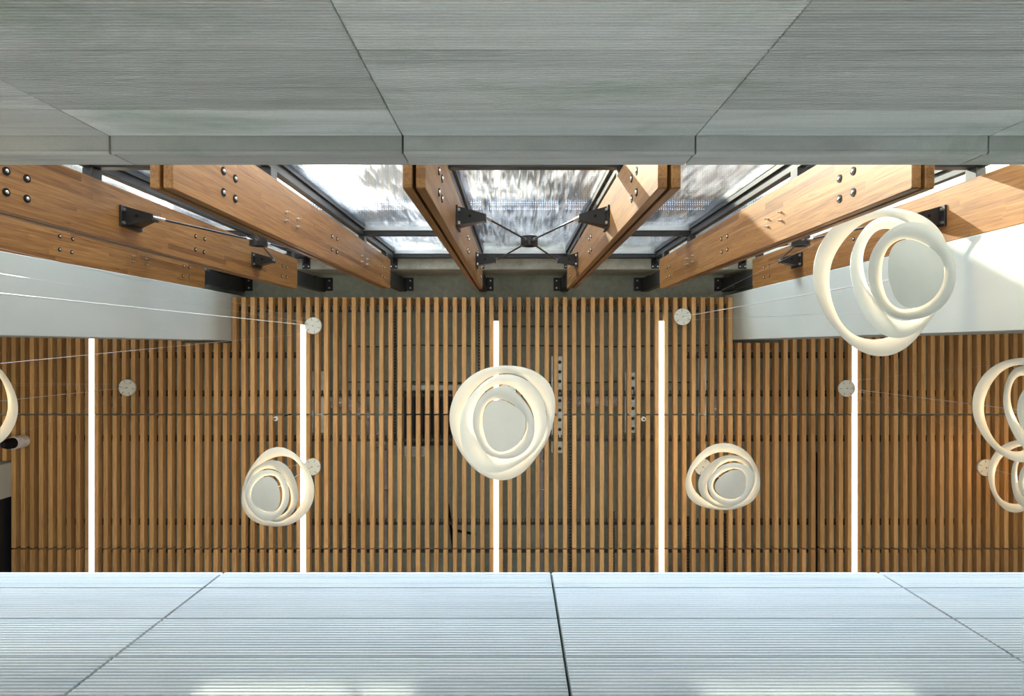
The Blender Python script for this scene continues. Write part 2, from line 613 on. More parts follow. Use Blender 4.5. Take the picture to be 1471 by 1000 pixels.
for i in range(len(xs2) - 1):
    c = MB().box((xs2[i] + 0.002, YB + 0.002, 2.101), (xs2[i + 1] - 0.002, YB + 0.2, 2.125), 0.004).build('top_stone', M_STONE_PALE, wall_front)
    c.color = (0.92, 0.92, 0.92, 1)

floor = MB().box((-5.2, YW - 0.16, -1.6), (4.6, YB + 0.16, -1.5)).build('floor', M_PAVING)
tag(floor, 'grey paved floor between the stone walls', 'floor', kind='structure')

# ------------------------------------------------------------------ plaster piers left and right, concrete slab and beam
wl_ = MB().box((-4.70, -0.758, -1.5), (-4.08, -0.088, Z_SLAB + 0.05), 0.004).box((-9.5, -1.40, 2.0), (-4.36, -0.757, Z_SLAB + 0.05))
tag(wl_.build('wall_left', M_PLASTER), 'smooth grey plaster wall at the left end of the windows', 'wall', kind='structure')
wr_ = MB().box((3.13, -0.758, -1.5), (3.78, -0.100, Z_SLAB + 0.05), 0.004).box((3.40, -1.40, 2.0), (9.5, -0.757, Z_SLAB + 0.05))
tag(wr_.build('wall_right', M_PLASTER), 'smooth grey plaster wall at the right end of the windows, half in sun', 'wall', kind='structure')

ceil = MB().box((-9.5, -1.45, Z_SLAB), (9.5, 6.5, Z_SLAB + 0.3)).build('ceiling', M_CONCRETE)
tag(ceil, 'raw concrete slab above the oak battens', 'ceiling', kind='structure')
beam = MB().box((-9.5, -1.46, 8.03), (9.5, -1.09, Z_SLAB + 0.02), 0.01).build('trim_1', M_BEAM)
tag(beam, 'pale concrete edge beam above the window heads', 'beam', kind='structure')
col = MB().box((-9.5, 1.665, 0.0), (-7.245, 2.155, Z_SLAB + 0.02), 0.006).build('wall_far_left', M_PLASTER)
tag(col, 'pale pier at the far left edge below the black spotlight', 'wall', kind='structure')
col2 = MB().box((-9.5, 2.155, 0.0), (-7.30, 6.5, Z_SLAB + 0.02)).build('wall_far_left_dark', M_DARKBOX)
tag(col2, 'dark wall below the pale pier at the far left edge', 'wall', kind='structure')

hall = MB().box((-9.5, 6.5, -1.5), (9.5, 6.7, Z_SLAB + 0.3))
tag(hall.build('wall_hall', M_HALL), 'dark plaster wall of the hall beyond the low marble wall', 'wall', kind='structure')
for (nm, xa, xb) in (('wall_hall_left', -9.7, -9.5), ('wall_hall_right', 9.5, 9.7)):
    tag(MB().box((xa, -1.4, -1.5), (xb, 6.7, Z_SLAB + 0.3)).build(nm, M_HALL), 'dark plaster end wall of the hall', 'wall', kind='structure')

hf = MB()  # unseen floor, its opening added so light from below fades towards the sides
hf.box((-9.5, 1.0, -1.75), (-3.6, 6.5, -1.5)).box((3.9, 1.0, -1.75), (9.5, 6.5, -1.5)).box((-3.6, 4.2, -1.75), (3.9, 6.5, -1.5))
tag(hf.build('floor_hall', M_HALLFLOOR), 'unseen dark hall floor around an added light opening beyond the low marble wall', 'floor', kind='structure')

# ------------------------------------------------------------------ windows: six bays of dusty glass in black frames
BAYW = ['far left bay', 'second bay from the left', 'third bay from the left', 'fourth bay from the left',
        'fifth bay from the left', 'far right bay']


def mullion(x, parent):
    b = MB().box((x - 0.028, -1.335, 2.2), (x + 0.028, -1.235, 8.03), 0.003)
    b.box((x - 0.05, -1.40, 2.2), (x + 0.05, -1.345, 8.03))
    return b.build('mullion', M_FRAME, parent)


for i in range(6):
    x0, x1 = FX[i], FX[i + 1]
    w = empty('window_%d' % (i + 1), ((x0 + x1) / 2, -1.3, 2.4))
    tag(w, 'tall dusty window in a black frame, ' + BAYW[i], 'window', kind='structure')
    mullion(x0, w)
    if i == 5:
        mullion(x1, w)
    braced = i in (1, 3, 5)
    bars = ((2.2, 2.3), (3.925, 4.0), (7.90, 8.03)) if braced else ((2.2, 2.3), (6.33, 6.41), (7.90, 8.03))
    for (za, zb) in bars:
        MB().box((x0 + 0.028, -1.335, za), (x1 - 0.028, -1.24, zb), 0.003).build('transom', M_FRAME, w)
    for (za, zb) in ((bars[0][1], bars[1][0]), (bars[1][1], bars[2][0])):
        b = MB()
        for (xa, xb, z0, z1) in ((x0 + 0.028, x1 - 0.028, za, za + 0.02), (x0 + 0.028, x1 - 0.028, zb - 0.022, zb),
                                 ):
            b.box((xa, -1.337, z0), (xb, -1.29, z1))
        b.build('glazing_bead', M_BEAD, w)
        b = MB()
        for (xa, xb) in ((x0 + 0.028, x0 + 0.05), (x1 - 0.05, x1 - 0.028)):
            b.box((xa, -1.337, za), (xb, -1.30, zb))
        b.build('side_bead', M_FRAME, w)
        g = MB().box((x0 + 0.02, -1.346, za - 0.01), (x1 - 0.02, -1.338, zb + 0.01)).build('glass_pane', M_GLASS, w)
        k = (1.4, 1.4, 2.8, 1.0, 0.7, 0.7)[i]           # dust thickened on the left bays to stand in for forward-scattered sun glow
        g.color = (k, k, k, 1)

# angle plates that hold the mullion heads under the beam
for i in range(7):
    x = FX[i]
    b = MB().box((x - 0.055, -1.235, 8.016), (x + 0.055, -1.10, 8.029), 0.002).box((x - 0.012, -1.235, 7.90), (x + 0.012, -1.17, 8.016))
    o = tag(b.build('head_plate', M_BLACK), 'black angle plate under the concrete beam, above the %s timber fin from the left' % ORD[i + 1], 'bracket',
            'angle plates under the concrete beam')
    for (dx, dy) in ((-0.035, -1.13), (0.035, -1.13), (0.0, -1.20)):
        MB().tube([(x + dx, dy, 8.017), (x + dx, dy, 8.004)], 0.010, 8).build('bolt', M_STEEL, o)

# ------------------------------------------------------------------ timber fins
def yz(px, py, xf=-1.655):
    z = xf * F / (px - CX)
    return (py - CY) * z / F, z


BOLT_BIG = [(321.2, 245.7), (338.2, 256.6), (321.2, 276.3), (338.2, 285.5), (477, 339.5), (484.4, 343.4), (476.9, 358.6), (483.9, 362.2),
            (548.5, 382.3), (551.9, 384.3), (548, 396.3), (551.9, 398.3)]
BOLT_PIN = [(410.5, 304.8), (426.8, 314.6), (410, 317), (426.8, 325.8), (519, 367.5), (526.7, 372), (519, 375.9), (526.7, 379.8)]
SIDE = [1, 1, 1, 1, -1, -1, -1]               # the face the camera sees
FIN_L = ['first timber fin from the left, against the left plaster wall', 'second timber fin from the left, carrying a cross brace',
         'third timber fin from the left, its bottom end grain showing', 'fourth timber fin, left of the central cross brace',
         'fifth timber fin, right of the central cross brace', 'sixth timber fin, broad sunlit face behind the large pendant',
         'last timber fin at the right, against the right plaster wall']
HAS_BRACKET = [0, 1, -1, 1, -1, 1, -1]         # side on which a cross-brace bracket sits


def fin_leaf(xa, xb, parent):
    b = MB()
    z1 = Z_FIN1
    ch = 0.035
    pr = [(FY_OUT, Z_FIN0), (FY_IN - 0.006, Z_FIN0), (FY_IN, Z_FIN0 + 0.006), (FY_IN, z1 - ch), (FY_IN - ch * 0.8, z1), (FY_OUT, z1)]
    e = 0.004
    # chamfered edges along the length
    n = len(pr)
    cy, cz = (FY_IN + FY_OUT) / 2, (Z_FIN0 + z1) / 2
    inner = [(y + (e if y < cy else -e), z + (e if z < cz else -e)) for (y, z) in pr]
    vs = [(xa, y, z) for (y, z) in inner] + [(xa + e, y, z) for (y, z) in pr] + [(xb - e, y, z) for (y, z) in pr] + [(xb, y, z) for (y, z) in inner]
    fs = [tuple(range(n - 1, -1, -1)), tuple(range(3 * n, 4 * n))]
    for r in range(3):
        for k in range(n):
            k2 = (k + 1) % n
            fs.append((r * n + k, r * n + k2, (r + 1) * n + k2, (r + 1) * n + k))
    b.add(vs, fs)
    return b.build('leaf', M_GLULAM, parent)


for i, x in enumerate(FX):
    root = empty('timber_fin', (x, FY_IN, Z_FIN0))
    tag(root, FIN_L[i] if i not in (2,) else FIN_L[i], 'fin', 'twin timber fins of the window wall')
    fin_leaf(x - 0.0555, x - 0.009, root)
    fin_leaf(x + 0.009, x + 0.0555, root)
    # dark packers between the two leaves, seen at the bottom end
    MB().box((x - 0.010, -1.15, Z_FIN0 + 0.03), (x + 0.010, -0.93, Z_FIN0 + 0.35)).build('spacer', M_BLACK, root)
    MB().box((x - 0.010, -1.15, 6.9), (x + 0.010, -0.80, 7.5)).build('spacer', M_BLACK, root)
    s = SIDE[i]
    xf = x + s * 0.0555
    for (px, py) in BOLT_BIG:
        y, z = yz(px, py)
        r = 0.024 if z < 4.3 else 0.018
        q = MB().tube([(xf - s * 0.002, y, z), (xf + s * 0.004, y, z)], r, 14).build('washer', M_RUBBER, root)
        b = MB().tube([(xf + s * 0.003, y, z), (xf + s * 0.008, y, z), (xf + s * 0.0105, y, z)], [r * 0.5, r * 0.46, r * 0.3], 10)
        b.build('bolt', M_STEEL, q)
    if HAS_BRACKET[i] != s:
        for (px, py) in BOLT_PIN:
            y, z = yz(px, py)
            MB().tube([(xf - s * 0.003, y, z), (xf + s * 0.03, y, z)], 0.006, 8).build('bolt_pin', M_STEEL, root)
            MB().tube([(xf - s * 0.003, y, z), (xf + s * 0.014, y, z)], 0.011, 6).build('nut', M_STEEL, root)
    # steel arms from the back edge of the fin to the mullion
    for z in (3.96, 6.37, 7.96 - 0.5):
        MB().box((x - 0.034, -1.236, z - 0.05), (x + 0.034, FY_OUT - 0.0, z + 0.05), 0.003).build('mullion_arm', M_FRAME, root)
    # head hanger: stem between the leaves, box head and base plate on the slab
    sg = 1 if x < 0 else -1
    stem = MB()
    xa = x + sg * 0.058
    stem.box((x - 0.042, -1.02, Z_FIN1 + 0.001), (x + 0.050 if sg > 0 else x + 0.042, -0.83, 8.25), 0.003)
    stem.box((x - 0.055, -1.03, 8.22), (x + 0.055, -0.835, 8.675), 0.004)
    o = stem.build('hanger_stem', M_BLACK, root)
    pl = MB().box((min(x - sg * 0.05, x + sg * 0.16), -1.05, 8.675), (max(x - sg * 0.05, x + sg * 0.16), -0.85, 8.699), 0.002)
    pl = pl.build('hanger_plate', M_BLACK, root)
    for y in (-1.005, -0.895):
        MB().tube([(x + sg * 0.115, y, 8.676), (x + sg * 0.115, y, 8.655)], 0.013, 8).build('bolt', M_STEEL, pl)

# ------------------------------------------------------------------ cross braces in every other bay
BY = -0.955


def brace_bracket(xf, s, z, zdir, parent):
    """plate on the fin face, tapering arm, bent end lug.  s = direction away from the fin"""
    b = MB()
    b.box((min(xf, xf + s * 0.014), BY - 0.082, z - 0.07), (max(xf, xf + s * 0.014), BY + 0.072, z + 0.17), 0.002)
    L = 0.215
    zt = z - 0.03
    b.prism([(xf + s * 0.012, BY - 0.080, zt), (xf + s * L, BY - 0.024, zt), (xf + s * L, BY + 0.026, zt), (xf + s * 0.012, BY + 0.058, zt)], (0, 0, 0.014))
    b.prism([(xf + s * 0.012, BY + 0.03, zt + 0.012), (xf + s * L, BY + 0.01, zt + 0.012), (xf + s * L, BY + 0.01, zt + 0.05), (xf + s * 0.012, BY + 0.03, z + 0.165)], (0, 0.014, 0))
    b.box((min(xf + s * (L - 0.012), xf + s * (L + 0.004)), BY - 0.026, z - 0.032), (max(xf + s * (L - 0.012), xf + s * (L + 0.004)), BY + 0.028, z + 0.045), 0.002)
    o = b.build('brace_bracket', M_BLACK, parent)
    for dy in (-0.05, 0.045):
        MB().tube([(xf + s * 0.012, BY + dy, z - 0.048), (xf + s * 0.030, BY + dy, z - 0.048)], 0.012, 8).build('bolt', M_STEEL, o)
    MB().tube([(xf + s * 0.10, BY - 0.008, z - 0.0325), (xf + s * 0.10, BY - 0.008, z - 0.030)], 0.011, 10).build('pin_hole', M_RUBBER, o)
    return o


BR_L = ['black steel cross brace between the second and third timber fins', 'black steel cross brace in the central bay, fully visible against the glass',
        'black steel cross brace in the right bay, partly behind the large pendant']
for k, (ia, ib) in enumerate(((1, 2), (3, 4), (5, 6))):
    xa, xb = FX[ia] + 0.0555, FX[ib] - 0.0555
    xm = (xa + xb) / 2
    z0, z1, zm = 4.22, 6.30, 5.16
    root = empty('cross_brace', (xm, BY, zm))
    tag(root, BR_L[k], 'brace', 'cross braces between the fins')
    MB().ring((xm, BY, zm), (0, 1, 0), 0.058, 0.078, 0.085, 28).build('hub_ring', M_BLACK, root, smooth=True)
    for (xf, s) in ((xa, 1), (xb, -1)):
        for (z, up) in ((z0, 1), (z1, -1)):
            brace_bracket(xf, s, z, 1, root)
            p0 = Vector((xf + s * 0.222, BY, z))
            d = (Vector((xm, BY, zm)) - p0)
            L = d.length
            d.normalize()
            p1 = p0 + d * (L - 0.060)
            ro = MB().tube([p0 - d * 0.02, p1], 0.0085, 10).build('tie_rod', M_BLACK, root, smooth=True)
            MB().tube([p0 - d * 0.025, p0 + d * 0.07], 0.0125, 10).build('rod_end', M_STEEL, ro, smooth=True)
            MB().tube([p1 - d * 0.085, p1 + d * 0.02], 0.0115, 10).build('rod_end', M_STEEL, ro, smooth=True)

# ------------------------------------------------------------------ outside: overhanging roof with a steel mesh soffit
ZR = 9.02
roof = MB()
roof.box((-9.5, -2.20, ZR + 0.16), (9.5, -1.40, ZR + 0.22))
roof.box((-9.5, -3.62, ZR + 0.16), (9.5, -2.37, ZR + 0.22))
for yb in (-2.26, -2.31):
    roof.box((-9.5, yb - 0.007, ZR + 0.165), (9.5, yb + 0.007, ZR + 0.195))
for x in FX + [FX[0] - S, FX[6] + S]:
    roof.box((x - 0.055, -3.6, ZR + 0.05), (x + 0.055, -1.40, ZR + 0.17))
tag(roof.build('roof_overhang', M_ROOF), 'overhanging roof edge outside above the windows', 'roof', kind='structure')
for i in range(-1, 7):
    x0 = (FX[0] - S if i < 0 else FX[i]) + 0.012
    x1 = (FX[i + 1] if i < 6 else FX[6] + S) - 0.012
    b = MB()
    n = 34
    for k in range(n + 1):
        xx = x0 + (x1 - x0) * k / n
        b.box((xx - 0.0065, -3.55, ZR), (xx + 0.0065, -1.42, ZR + 0.028))
    ny = 60
    for k in range(ny + 1):
        yy = -3.55 + (3.55 - 1.42) * k / ny
        b.box((x0, yy - 0.0065, ZR + 0.004), (x1, yy + 0.0065, ZR + 0.024))
    if i < 0:
        w_ = 'beyond the far left window'
    elif i < 6:
        w_ = 'outside above the ' + BAYW[i].replace(' bay', ' window bay').replace('bay bay', 'bay')
    else:
        w_ = 'beyond the far right window'
    tag(b.build('mesh_soffit_panel', M_GRATE), 'square steel mesh panel ' + w_, 'mesh panel', 'mesh panels under the roof overhang', 'thing')

# ------------------------------------------------------------------ oak battens
def gx(j):
    """world x of the gap j between battens (gap 0 holds the central light strip)"""
    return (712.7 + 13.21 * j - CX) * Z_BAT / F


def bx(m):
    return gx(m + 0.5)


def ypx(py):
    return (py - CY) * Z_BAT / F


LEDJ = [-44, -21, 0, 18, 39]
LEDN = ['leftmost', 'second', 'central', 'fourth', 'rightmost']
HWB = 0.0305
ROWS = [(None, ypx(594.6)), (ypx(596.8), ypx(787.6)), (ypx(789.6), 5.6)]
ROWN = ['row by the windows', 'middle row', 'row by the stone wall']


def batten_mesh(name, y0, y1):
    return MB().box((-HWB, y0, 0), (HWB, y1, BAT_H), 0.0025).mesh(name, M_BATTEN)


def upright_mesh(y0):
    return MB().box((-HWB, y0, BAT_H + 0.0005), (HWB, y0 + 0.095, Z_SLAB - Z_BAT - 0.002), 0.0025).mesh('batten_return', M_BATTEN)


ME = {
    'long': batten_mesh('long_batten', ypx(427.0), ROWS[0][1]),
    'short': batten_mesh('short_batten', ypx(492.5), ROWS[0][1]),
    'mid': batten_mesh('middle_batten', *ROWS[1]),
    'cut': batten_mesh('cut_batten', ROWS[1][0], ypx(662.5)),
    'low': batten_mesh('lower_batten', *ROWS[2]),
}
UP_LONG, UP_SHORT = upright_mesh(ypx(427.0)), upright_mesh(ypx(492.5))


def batten_label(m, row):
    k = max([a for a in range(5) if LEDJ[a] <= m], default=None)
    kind = 'oak batten'
    if k is None:
        n = LEDJ[0] - m
        return '%s %s left of the leftmost light strip, %s' % (ORD[n], kind, ROWN[row])
    n = m - LEDJ[k] + 1
    return '%s %s right of the %s light strip, %s' % (ORD[n], kind, LEDN[k], ROWN[row])


M0, M1 = -54, 57
rest = MB()
for m in range(M0 - 6, M1 + 7):
    px = 712.7 + 13.21 * (m + 0.5)
    central = -30 < m < 26
    seen = M0 <= m <= M1
    for row in range(3):
        if px < 17 and row == 2:
            continue
        if not seen or (row == 2 and not (-37 <= m <= 38)):
            y0 = ypx(427.0) if row == 0 else ROWS[row][0]
            y1 = ROWS[row][1] if not (px < 17 and row == 1) else ypx(662.5)
            x = bx(m)
            rest.box((x - HWB, y0, Z_BAT), (x + HWB, y1, Z_BAT + BAT_H), 0.0025)
            continue
        me = ME[('long' if central or not (-35 < m < 31) else 'short') if row == 0 else ('mid' if row == 1 else 'low')]
        if px < 17 and row == 1:
            me = ME['cut']
        o = bpy.data.objects.new('timber_batten', me)
        o.location = (bx(m) + R.uniform(-0.002, 0.002), 0, Z_BAT)
        COL.objects.link(o)
        tag(o, batten_label(m, row), 'batten', 'oak battens, ' + ROWN[row], 'thing')
        if row == 0 and (central or -35 < m < 31):
            u = bpy.data.objects.new('return_leg', UP_LONG if central else UP_SHORT)
            u.parent = o
            COL.objects.link(u)
tag(rest.build('timber_batten_ends', M_BATTEN), 'short batten ends at the far left and far right along the pale stone wall', 'battens', kind='stuff')

# light strips between the battens
LEDY = [470, 466.5, 461, 461, 466]
LEDNAME = ['leftmost of the five white light strips, left of the second canopy disc', 'second white light strip from the left, beside two ivory canopy discs',
           'central white light strip, crossing behind the middle pendant', 'fourth white light strip from the left, right of the round pendant row gap',
           'rightmost of the five white light strips, passing behind the largest pendant']
LEDNAME[3] = 'fourth white light strip from the left, unobstructed from end to end'
LEDNAME[0] = 'leftmost of the five white light strips, near the black spotlight'
for k, j in enumerate(LEDJ):
    x = gx(j)
    y0, y1 = ypx(LEDY[k]), 5.5
    root = empty('light_strip', (x, y0, Z_BAT))
    tag(root, LEDNAME[k], 'light strip', 'light strips between the battens', 'thing')
    hb = MB()
    hb.box((x - 0.0325, y0, Z_BAT + 0.016), (x - 0.029, y1, Z_BAT + 0.07))
    hb.box((x + 0.029, y0, Z_BAT + 0.016), (x + 0.0325, y1, Z_BAT + 0.07))
    hb.box((x - 0.029, y0, Z_BAT + 0.055), (x + 0.029, y1, Z_BAT + 0.07))
    hb.build('housing', M_BEAD, root)
    MB().box((x - 0.0322, y0 + 0.002, Z_BAT - 0.008), (x + 0.0322, y1, Z_BAT + 0.015), 0.002).build('diffuser', M_LED, root)

# ------------------------------------------------------------------ carrier rails, runners and services in the ceiling void
ZRAIL = Z_BAT + BAT_H + 0.004


def rail(px0, px1, py, label, teeth=True, h=0.035, wd=0.034):
    a, b = P(px0, py, ZRAIL), P(px1, py, ZRAIL)
    mb = MB().box((a.x, a.y - wd / 2, ZRAIL), (b.x, a.y + wd / 2, ZRAIL + h))
    if teeth:
        j0 = int((px0 - 712.7) / 13.21) - 1
        for j in range(j0, int((px1 - 712.7) / 13.21) + 2):
            for d in (-0.048, -0.02, 0.02, 0.048):
                xx = gx(j) + d
                if a.x + 0.01 < xx < b.x - 0.01:
                    mb.box((xx - 0.007, a.y - 0.072, ZRAIL + 0.003), (xx + 0.007, a.y - wd / 2, ZRAIL + 0.022))
    o = mb.build('carrier_rail', M_BLACK)
    return tag(o, label, 'rail', 'black rails above the battens')


rail(334, 1051, 447, 'toothed black rail above the battens, nearest the windows')
rail(170, 432, 513, 'toothed black rail above the battens, below the left plaster wall')
rail(985, 1300, 513, 'toothed black rail above the battens, below the right plaster wall')
rail(-20, 1490, 568, 'toothed black rail above the battens, just windowward of the first joint line')
rail(-20, 1490, 632.5, 'toothed black rail above the battens, just past the first joint line')
rail(-20, 1490, 752.5, 'toothed black rail above the battens, between both joint lines near the lower')
rail(17, 1490, 792, 'plain black rail above the battens, behind the second joint line', teeth=False, h=0.03, wd=0.045)

rail(695, 818, 469, 'short plain black rail above the battens at the head of the central light strip', teeth=False, h=0.025, wd=0.028)


def runner(px, py0, py1, label, z=ZRAIL + 0.0355):
    a, b = P(px, py0, z), P(px, py1, z)
    mb = MB()
    mb.box((a.x - 0.018, a.y, z), (a.x - 0.008, b.y, z + 0.03))
    mb.box((a.x + 0.008, a.y, z), (a.x + 0.018, b.y, z + 0.03))
    n = int((b.y - a.y) / 0.045)
    for k in range(n):
        y = a.y + (k + 0.5) * (b.y - a.y) / n
        mb.box((a.x - 0.018, y - 0.012, z + 0.002), (a.x + 0.018, y + 0.012, z + 0.014))
    return tag(mb.build('perforated_runner', M_BLACK), label, 'runner', 'perforated black runners above the battens')


runner(567, 447, 640, 'perforated black runner left of the black air unit, crossing the rails')
runner(688.8, 447, 545, 'perforated black runner beside the top of the central light strip')
runner(501.5, 738, 838, 'short perforated black runner near the stone wall, right of the second light strip')
runner(355, 735, 838, 'short perforated black runner near the stone wall, below the left round pendant')
runner(819.5, 560, 838, 'perforated black runner along the right side of the perforated air box')
runner(881, 735, 838, 'short perforated black runner near the stone wall, left of the fourth light strip')
runner(988.5, 742, 838, 'short perforated black runner near the stone wall, right of the fourth light strip')
runner(1042.5, 738, 838, 'short perforated black runner near the stone wall, below the right round pendant')
runner(1175, 650, 838, 'perforated black runner left of the rightmost light strip')


def airbox(px, py0, py1, w, holes, label, z=ZRAIL + 0.042):
    a, b = P(px, py0, z), P(px, py1, z)
    mb = MB().box((a.x - w / 2, a.y, z), (a.x + w / 2, b.y, z + 0.17), 0.004)
    o = mb.build('air_box', M_GALV)
    tag(o, label, 'air box', 'sheet-metal air boxes above the battens')
    MB().box((a.x - w / 2 - 0.055, a.y, z + 0.02), (a.x - w / 2 - 0.035, b.y, z + 0.17)).build('side_flange', M_GALV, o)
    for k in range(holes):
        y = a.y + 0.085 + (b.y - a.y - 0.15) * k / max(1, holes - 1)
        c = Vector((a.x, y, z - 0.004))
        MB().ring(c, (0, 0, 1), 0.026, 0.036, 0.012, 18).build('nozzle_collar', M_GALV, o, smooth=True)
        MB().tube([(c.x, c.y, z - 0.001), (c.x, c.y, z - 0.003)], 0.026, 16).build('nozzle', M_DARKBOX, o)


airbox(804, 512, 651, 0.125, 10, 'long sheet-metal air box with a row of round black nozzles, right of the middle pendant')
airbox(909, 535, 622, 0.11, 6, 'sheet-metal air box with nozzles beside the fourth light strip, on its left')
airbox(459, 534, 622, 0.12, 0, 'plain sheet-metal air box right of the second light strip')
airbox(1009, 508, 645, 0.12, 0, 'plain sheet-metal air box right of the fourth light strip')


def smooth_path(pts, n=10):
    out = []
    q = [pts[0]] + pts + [pts[-1]]
    for i in range(1, len(q) - 2):
        for k in range(n):
            t = k / n
            p0, p1, p2, p3 = q[i - 1], q[i], q[i + 1], q[i + 2]
            out.append(0.5 * ((2 * p1) + (p2 - p0) * t + (2 * p0 - 5 * p1 + 4 * p2 - p3) * t * t + (3 * p1 - p0 - 3 * p2 + p3) * t ** 3))
    out.append(pts[-1])
    return out


def foil(pix, r, label, mat=None):
    z = Z_SLAB - r * 1.07
    pts = smooth_path([P(px, py, z) for (px, py) in pix])
    rs = [r * (1 + 0.07 * (i % 2)) for i in range(len(pts))]
    return tag(MB().tube(pts, rs, 14).build('air_duct', mat or M_FOIL, None, True), label, 'duct', 'air ducts above the battens')


foil([(470, 578), (492, 577), (514, 588), (534, 610), (549, 640)], 0.095, 'curved silver foil duct right of the second light strip')
foil([(912, 576), (870, 577), (822, 579), (796, 590), (783, 614), (778.5, 645)], 0.085, 'curved silver foil duct right of the middle pendant')
foil([(168, 578), (185, 597), (210, 598), (232, 590)], 0.085, 'silver foil duct at the left, below the single canopy disc')
foil([(1032, 560), (1026, 595), (1030, 625)], 0.085, 'silver foil duct right of the fourth light strip')
foil([(1195, 560), (1201, 595), (1190, 630)], 0.085, 'silver foil duct beside the rightmost light strip canopy disc')
for (px, lab) in ((553.5, 'straight grey pipe running to the stone wall, left of centre'), (778, 'straight grey pipe running to the stone wall, right of the middle pendant')):
    a, b = P(px, 646, 8.652), P(px, 850, 8.652)
    o = MB().tube([a, b], 0.042, 14).build('service_pipe', M_DUCT, None, True)
    tag(o, lab, 'pipe', 'grey service pipes')
    for py in (662, 703, 747, 790):
        c = P(px, py, 8.652)
        MB().ring(c, (0, 1, 0), 0.041, 0.047, 0.02, 14).build('foil_clip', M_FOIL, o)

# black air unit with pale top flange and small grey junction box
a, b = P(580, 562, 8.42), P(668, 640, 8.42)
o = MB().box((a.x, a.y, 8.42), (b.x, b.y, 8.699), 0.006).build('air_unit', M_DARKBOX)
tag(o, 'large black air handling unit above the battens, left of the middle pendant', 'air unit')
MB().box((a.x + 0.05, a.y - 0.085, 8.45), (b.x, a.y - 0.005, 8.60), 0.006).build('top_flange', M_GALV, o)
g = MB()
for k in range(14):
    xx = a.x + 0.04 + k * (b.x - a.x - 0.08) / 13
    g.box((xx - 0.006, a.y + 0.02, 8.41), (xx + 0.006, b.y - 0.02, 8.419))
g.build('grille', M_RUBBER, o)
a, b = P(581, 640, 8.45), P(611, 656, 8.45)
o = MB().box((a.x, a.y + 0.012, 8.45), (b.x, b.y, 8.699), 0.006).build('junction_box', M_GALV)
tag(o, 'small pale grey junction box below the black air unit', 'box')
MB().box((a.x + 0.02, a.y + 0.035, 8.444), (b.x - 0.02, b.y - 0.02, 8.45)).build('lid', M_DUCT, o)

# thin conduits clipped to the slab
for (py, x0, x1, lab) in ((497, 500, 1020, 'thin dark conduit on the concrete slab, nearer the windows'), (549, 500, 1020, 'thin dark conduit on the concrete slab, further from the windows')):
    pts = [P(x0 + (x1 - x0) * k / 12, py + R.uniform(-1.2, 1.2), 8.689) for k in range(13)]
    tag(MB().tube(smooth_path(pts, 4), 0.010, 8).build('conduit', simple('grey_conduit', (0.07, 0.075, 0.065), 0.6), None, True), lab, 'conduit', 'conduits on the slab')
pts = [P(*q, 8.677) for q in ((643, 724), (648, 760), (652, 800), (650, 840))]
tag(MB().tube(smooth_path(pts, 5), 0.022, 8).build('cable', M_RUBBER, None, True), 'thick black cable between battens left of the central light strip', 'cable')
pts = [P(*q, 8.68) for q in ((654, 762), (667, 764.5), (684, 768))]
tag(MB().tube(smooth_path(pts, 5), 0.02, 8).build('cable_tray', M_RUBBER, None, True), 'short sloping black bar left of the central light strip near the stone wall', 'bar')

# sprinklers
for (px, py, lab) in ((396, 601.5, 'small round white sprinkler near the second light strip, above the left round pendant'),
                      (924.5, 602, 'small round white sprinkler left of the fourth light strip')):
    c = P(px, py, Z_BAT - 0.012)
    root = empty('sprinkler', c)
    tag(root, lab, 'sprinkler', 'sprinklers between the battens')
    MB().tube([c + Vector((0, 0, 0.0)), c + Vector((0, 0, 0.02))], 0.034, 18).build('rosette', M_WHITE, root, True)
    MB().tube([c - Vector((0, 0, 0.03)), c], 0.010, 8).build('nozzle', M_STEEL, root, True)
    MB().tube([c - Vector((0, 0, 0.033)), c - Vector((0, 0, 0.03))], 0.014, 10).build('deflector', M_DARKBOX, root)
    MB().tube([c + Vector((0, 0, 0.02)), Vector((c.x, c.y, Z_SLAB - 0.001))], 0.008, 8).build('feed_pipe', M_RUBBER, root)

# spotlight
c = P(34.5, 633.5, Z_BAT - 0.004)
root = empty('spotlight', c)
tag(root, 'white cylindrical ceiling spotlight with a black snout, at the far left', 'spotlight')
MB().tube([c, c - Vector((0, 0, 0.10)), c - Vector((0, 0, 0.104)), c - Vector((0, 0, 0.112)), c - Vector((0, 0, 0.116)), c - Vector((0, 0, 0.185))],
          [0.088, 0.088, 0.083, 0.083, 0.088, 0.088], 28).build('housing', M_WHITE, root, True)
MB().tube([c - Vector((0, 0, 0.186)), c - Vector((0, 0, 0.26)), c - Vector((0.0, 0, 0.33))], [0.078, 0.074, 0.045], 24).build('snout', M_RUBBER, root, True)
MB().tube([c - Vector((0, 0, 0.331)), c - Vector((0, 0, 0.336))], 0.036, 20).build('lens', simple('dark_lens', (0.03, 0.03, 0.04), 0.08), root)

# ------------------------------------------------------------------ pendants: one sheet cut into nested egg rings that drop out of each other
PC = (462.0, 492.0)
PSC = 0.90 / 787.0              # metres per traced unit: 0.9 m across


def polar(pts):
    th = np.array([math.atan2(y - PC[1], x - PC[0]) for x, y in pts])
    rr = np.array([math.hypot(x - PC[0], y - PC[1]) for x, y in pts]) * PSC
    o = np.argsort(th)
    th, rr = th[o], rr[o]
    g = np.linspace(-math.pi, math.pi, 361)[:-1]
    v = np.interp(g, np.concatenate((th - 2 * math.pi, th, th + 2 * math.pi)), np.tile(rr, 3))
    f = np.fft.rfft(v)
    f[11:] = 0
    f[6:11] *= 0.6
    return np.fft.irfft(f, 360)


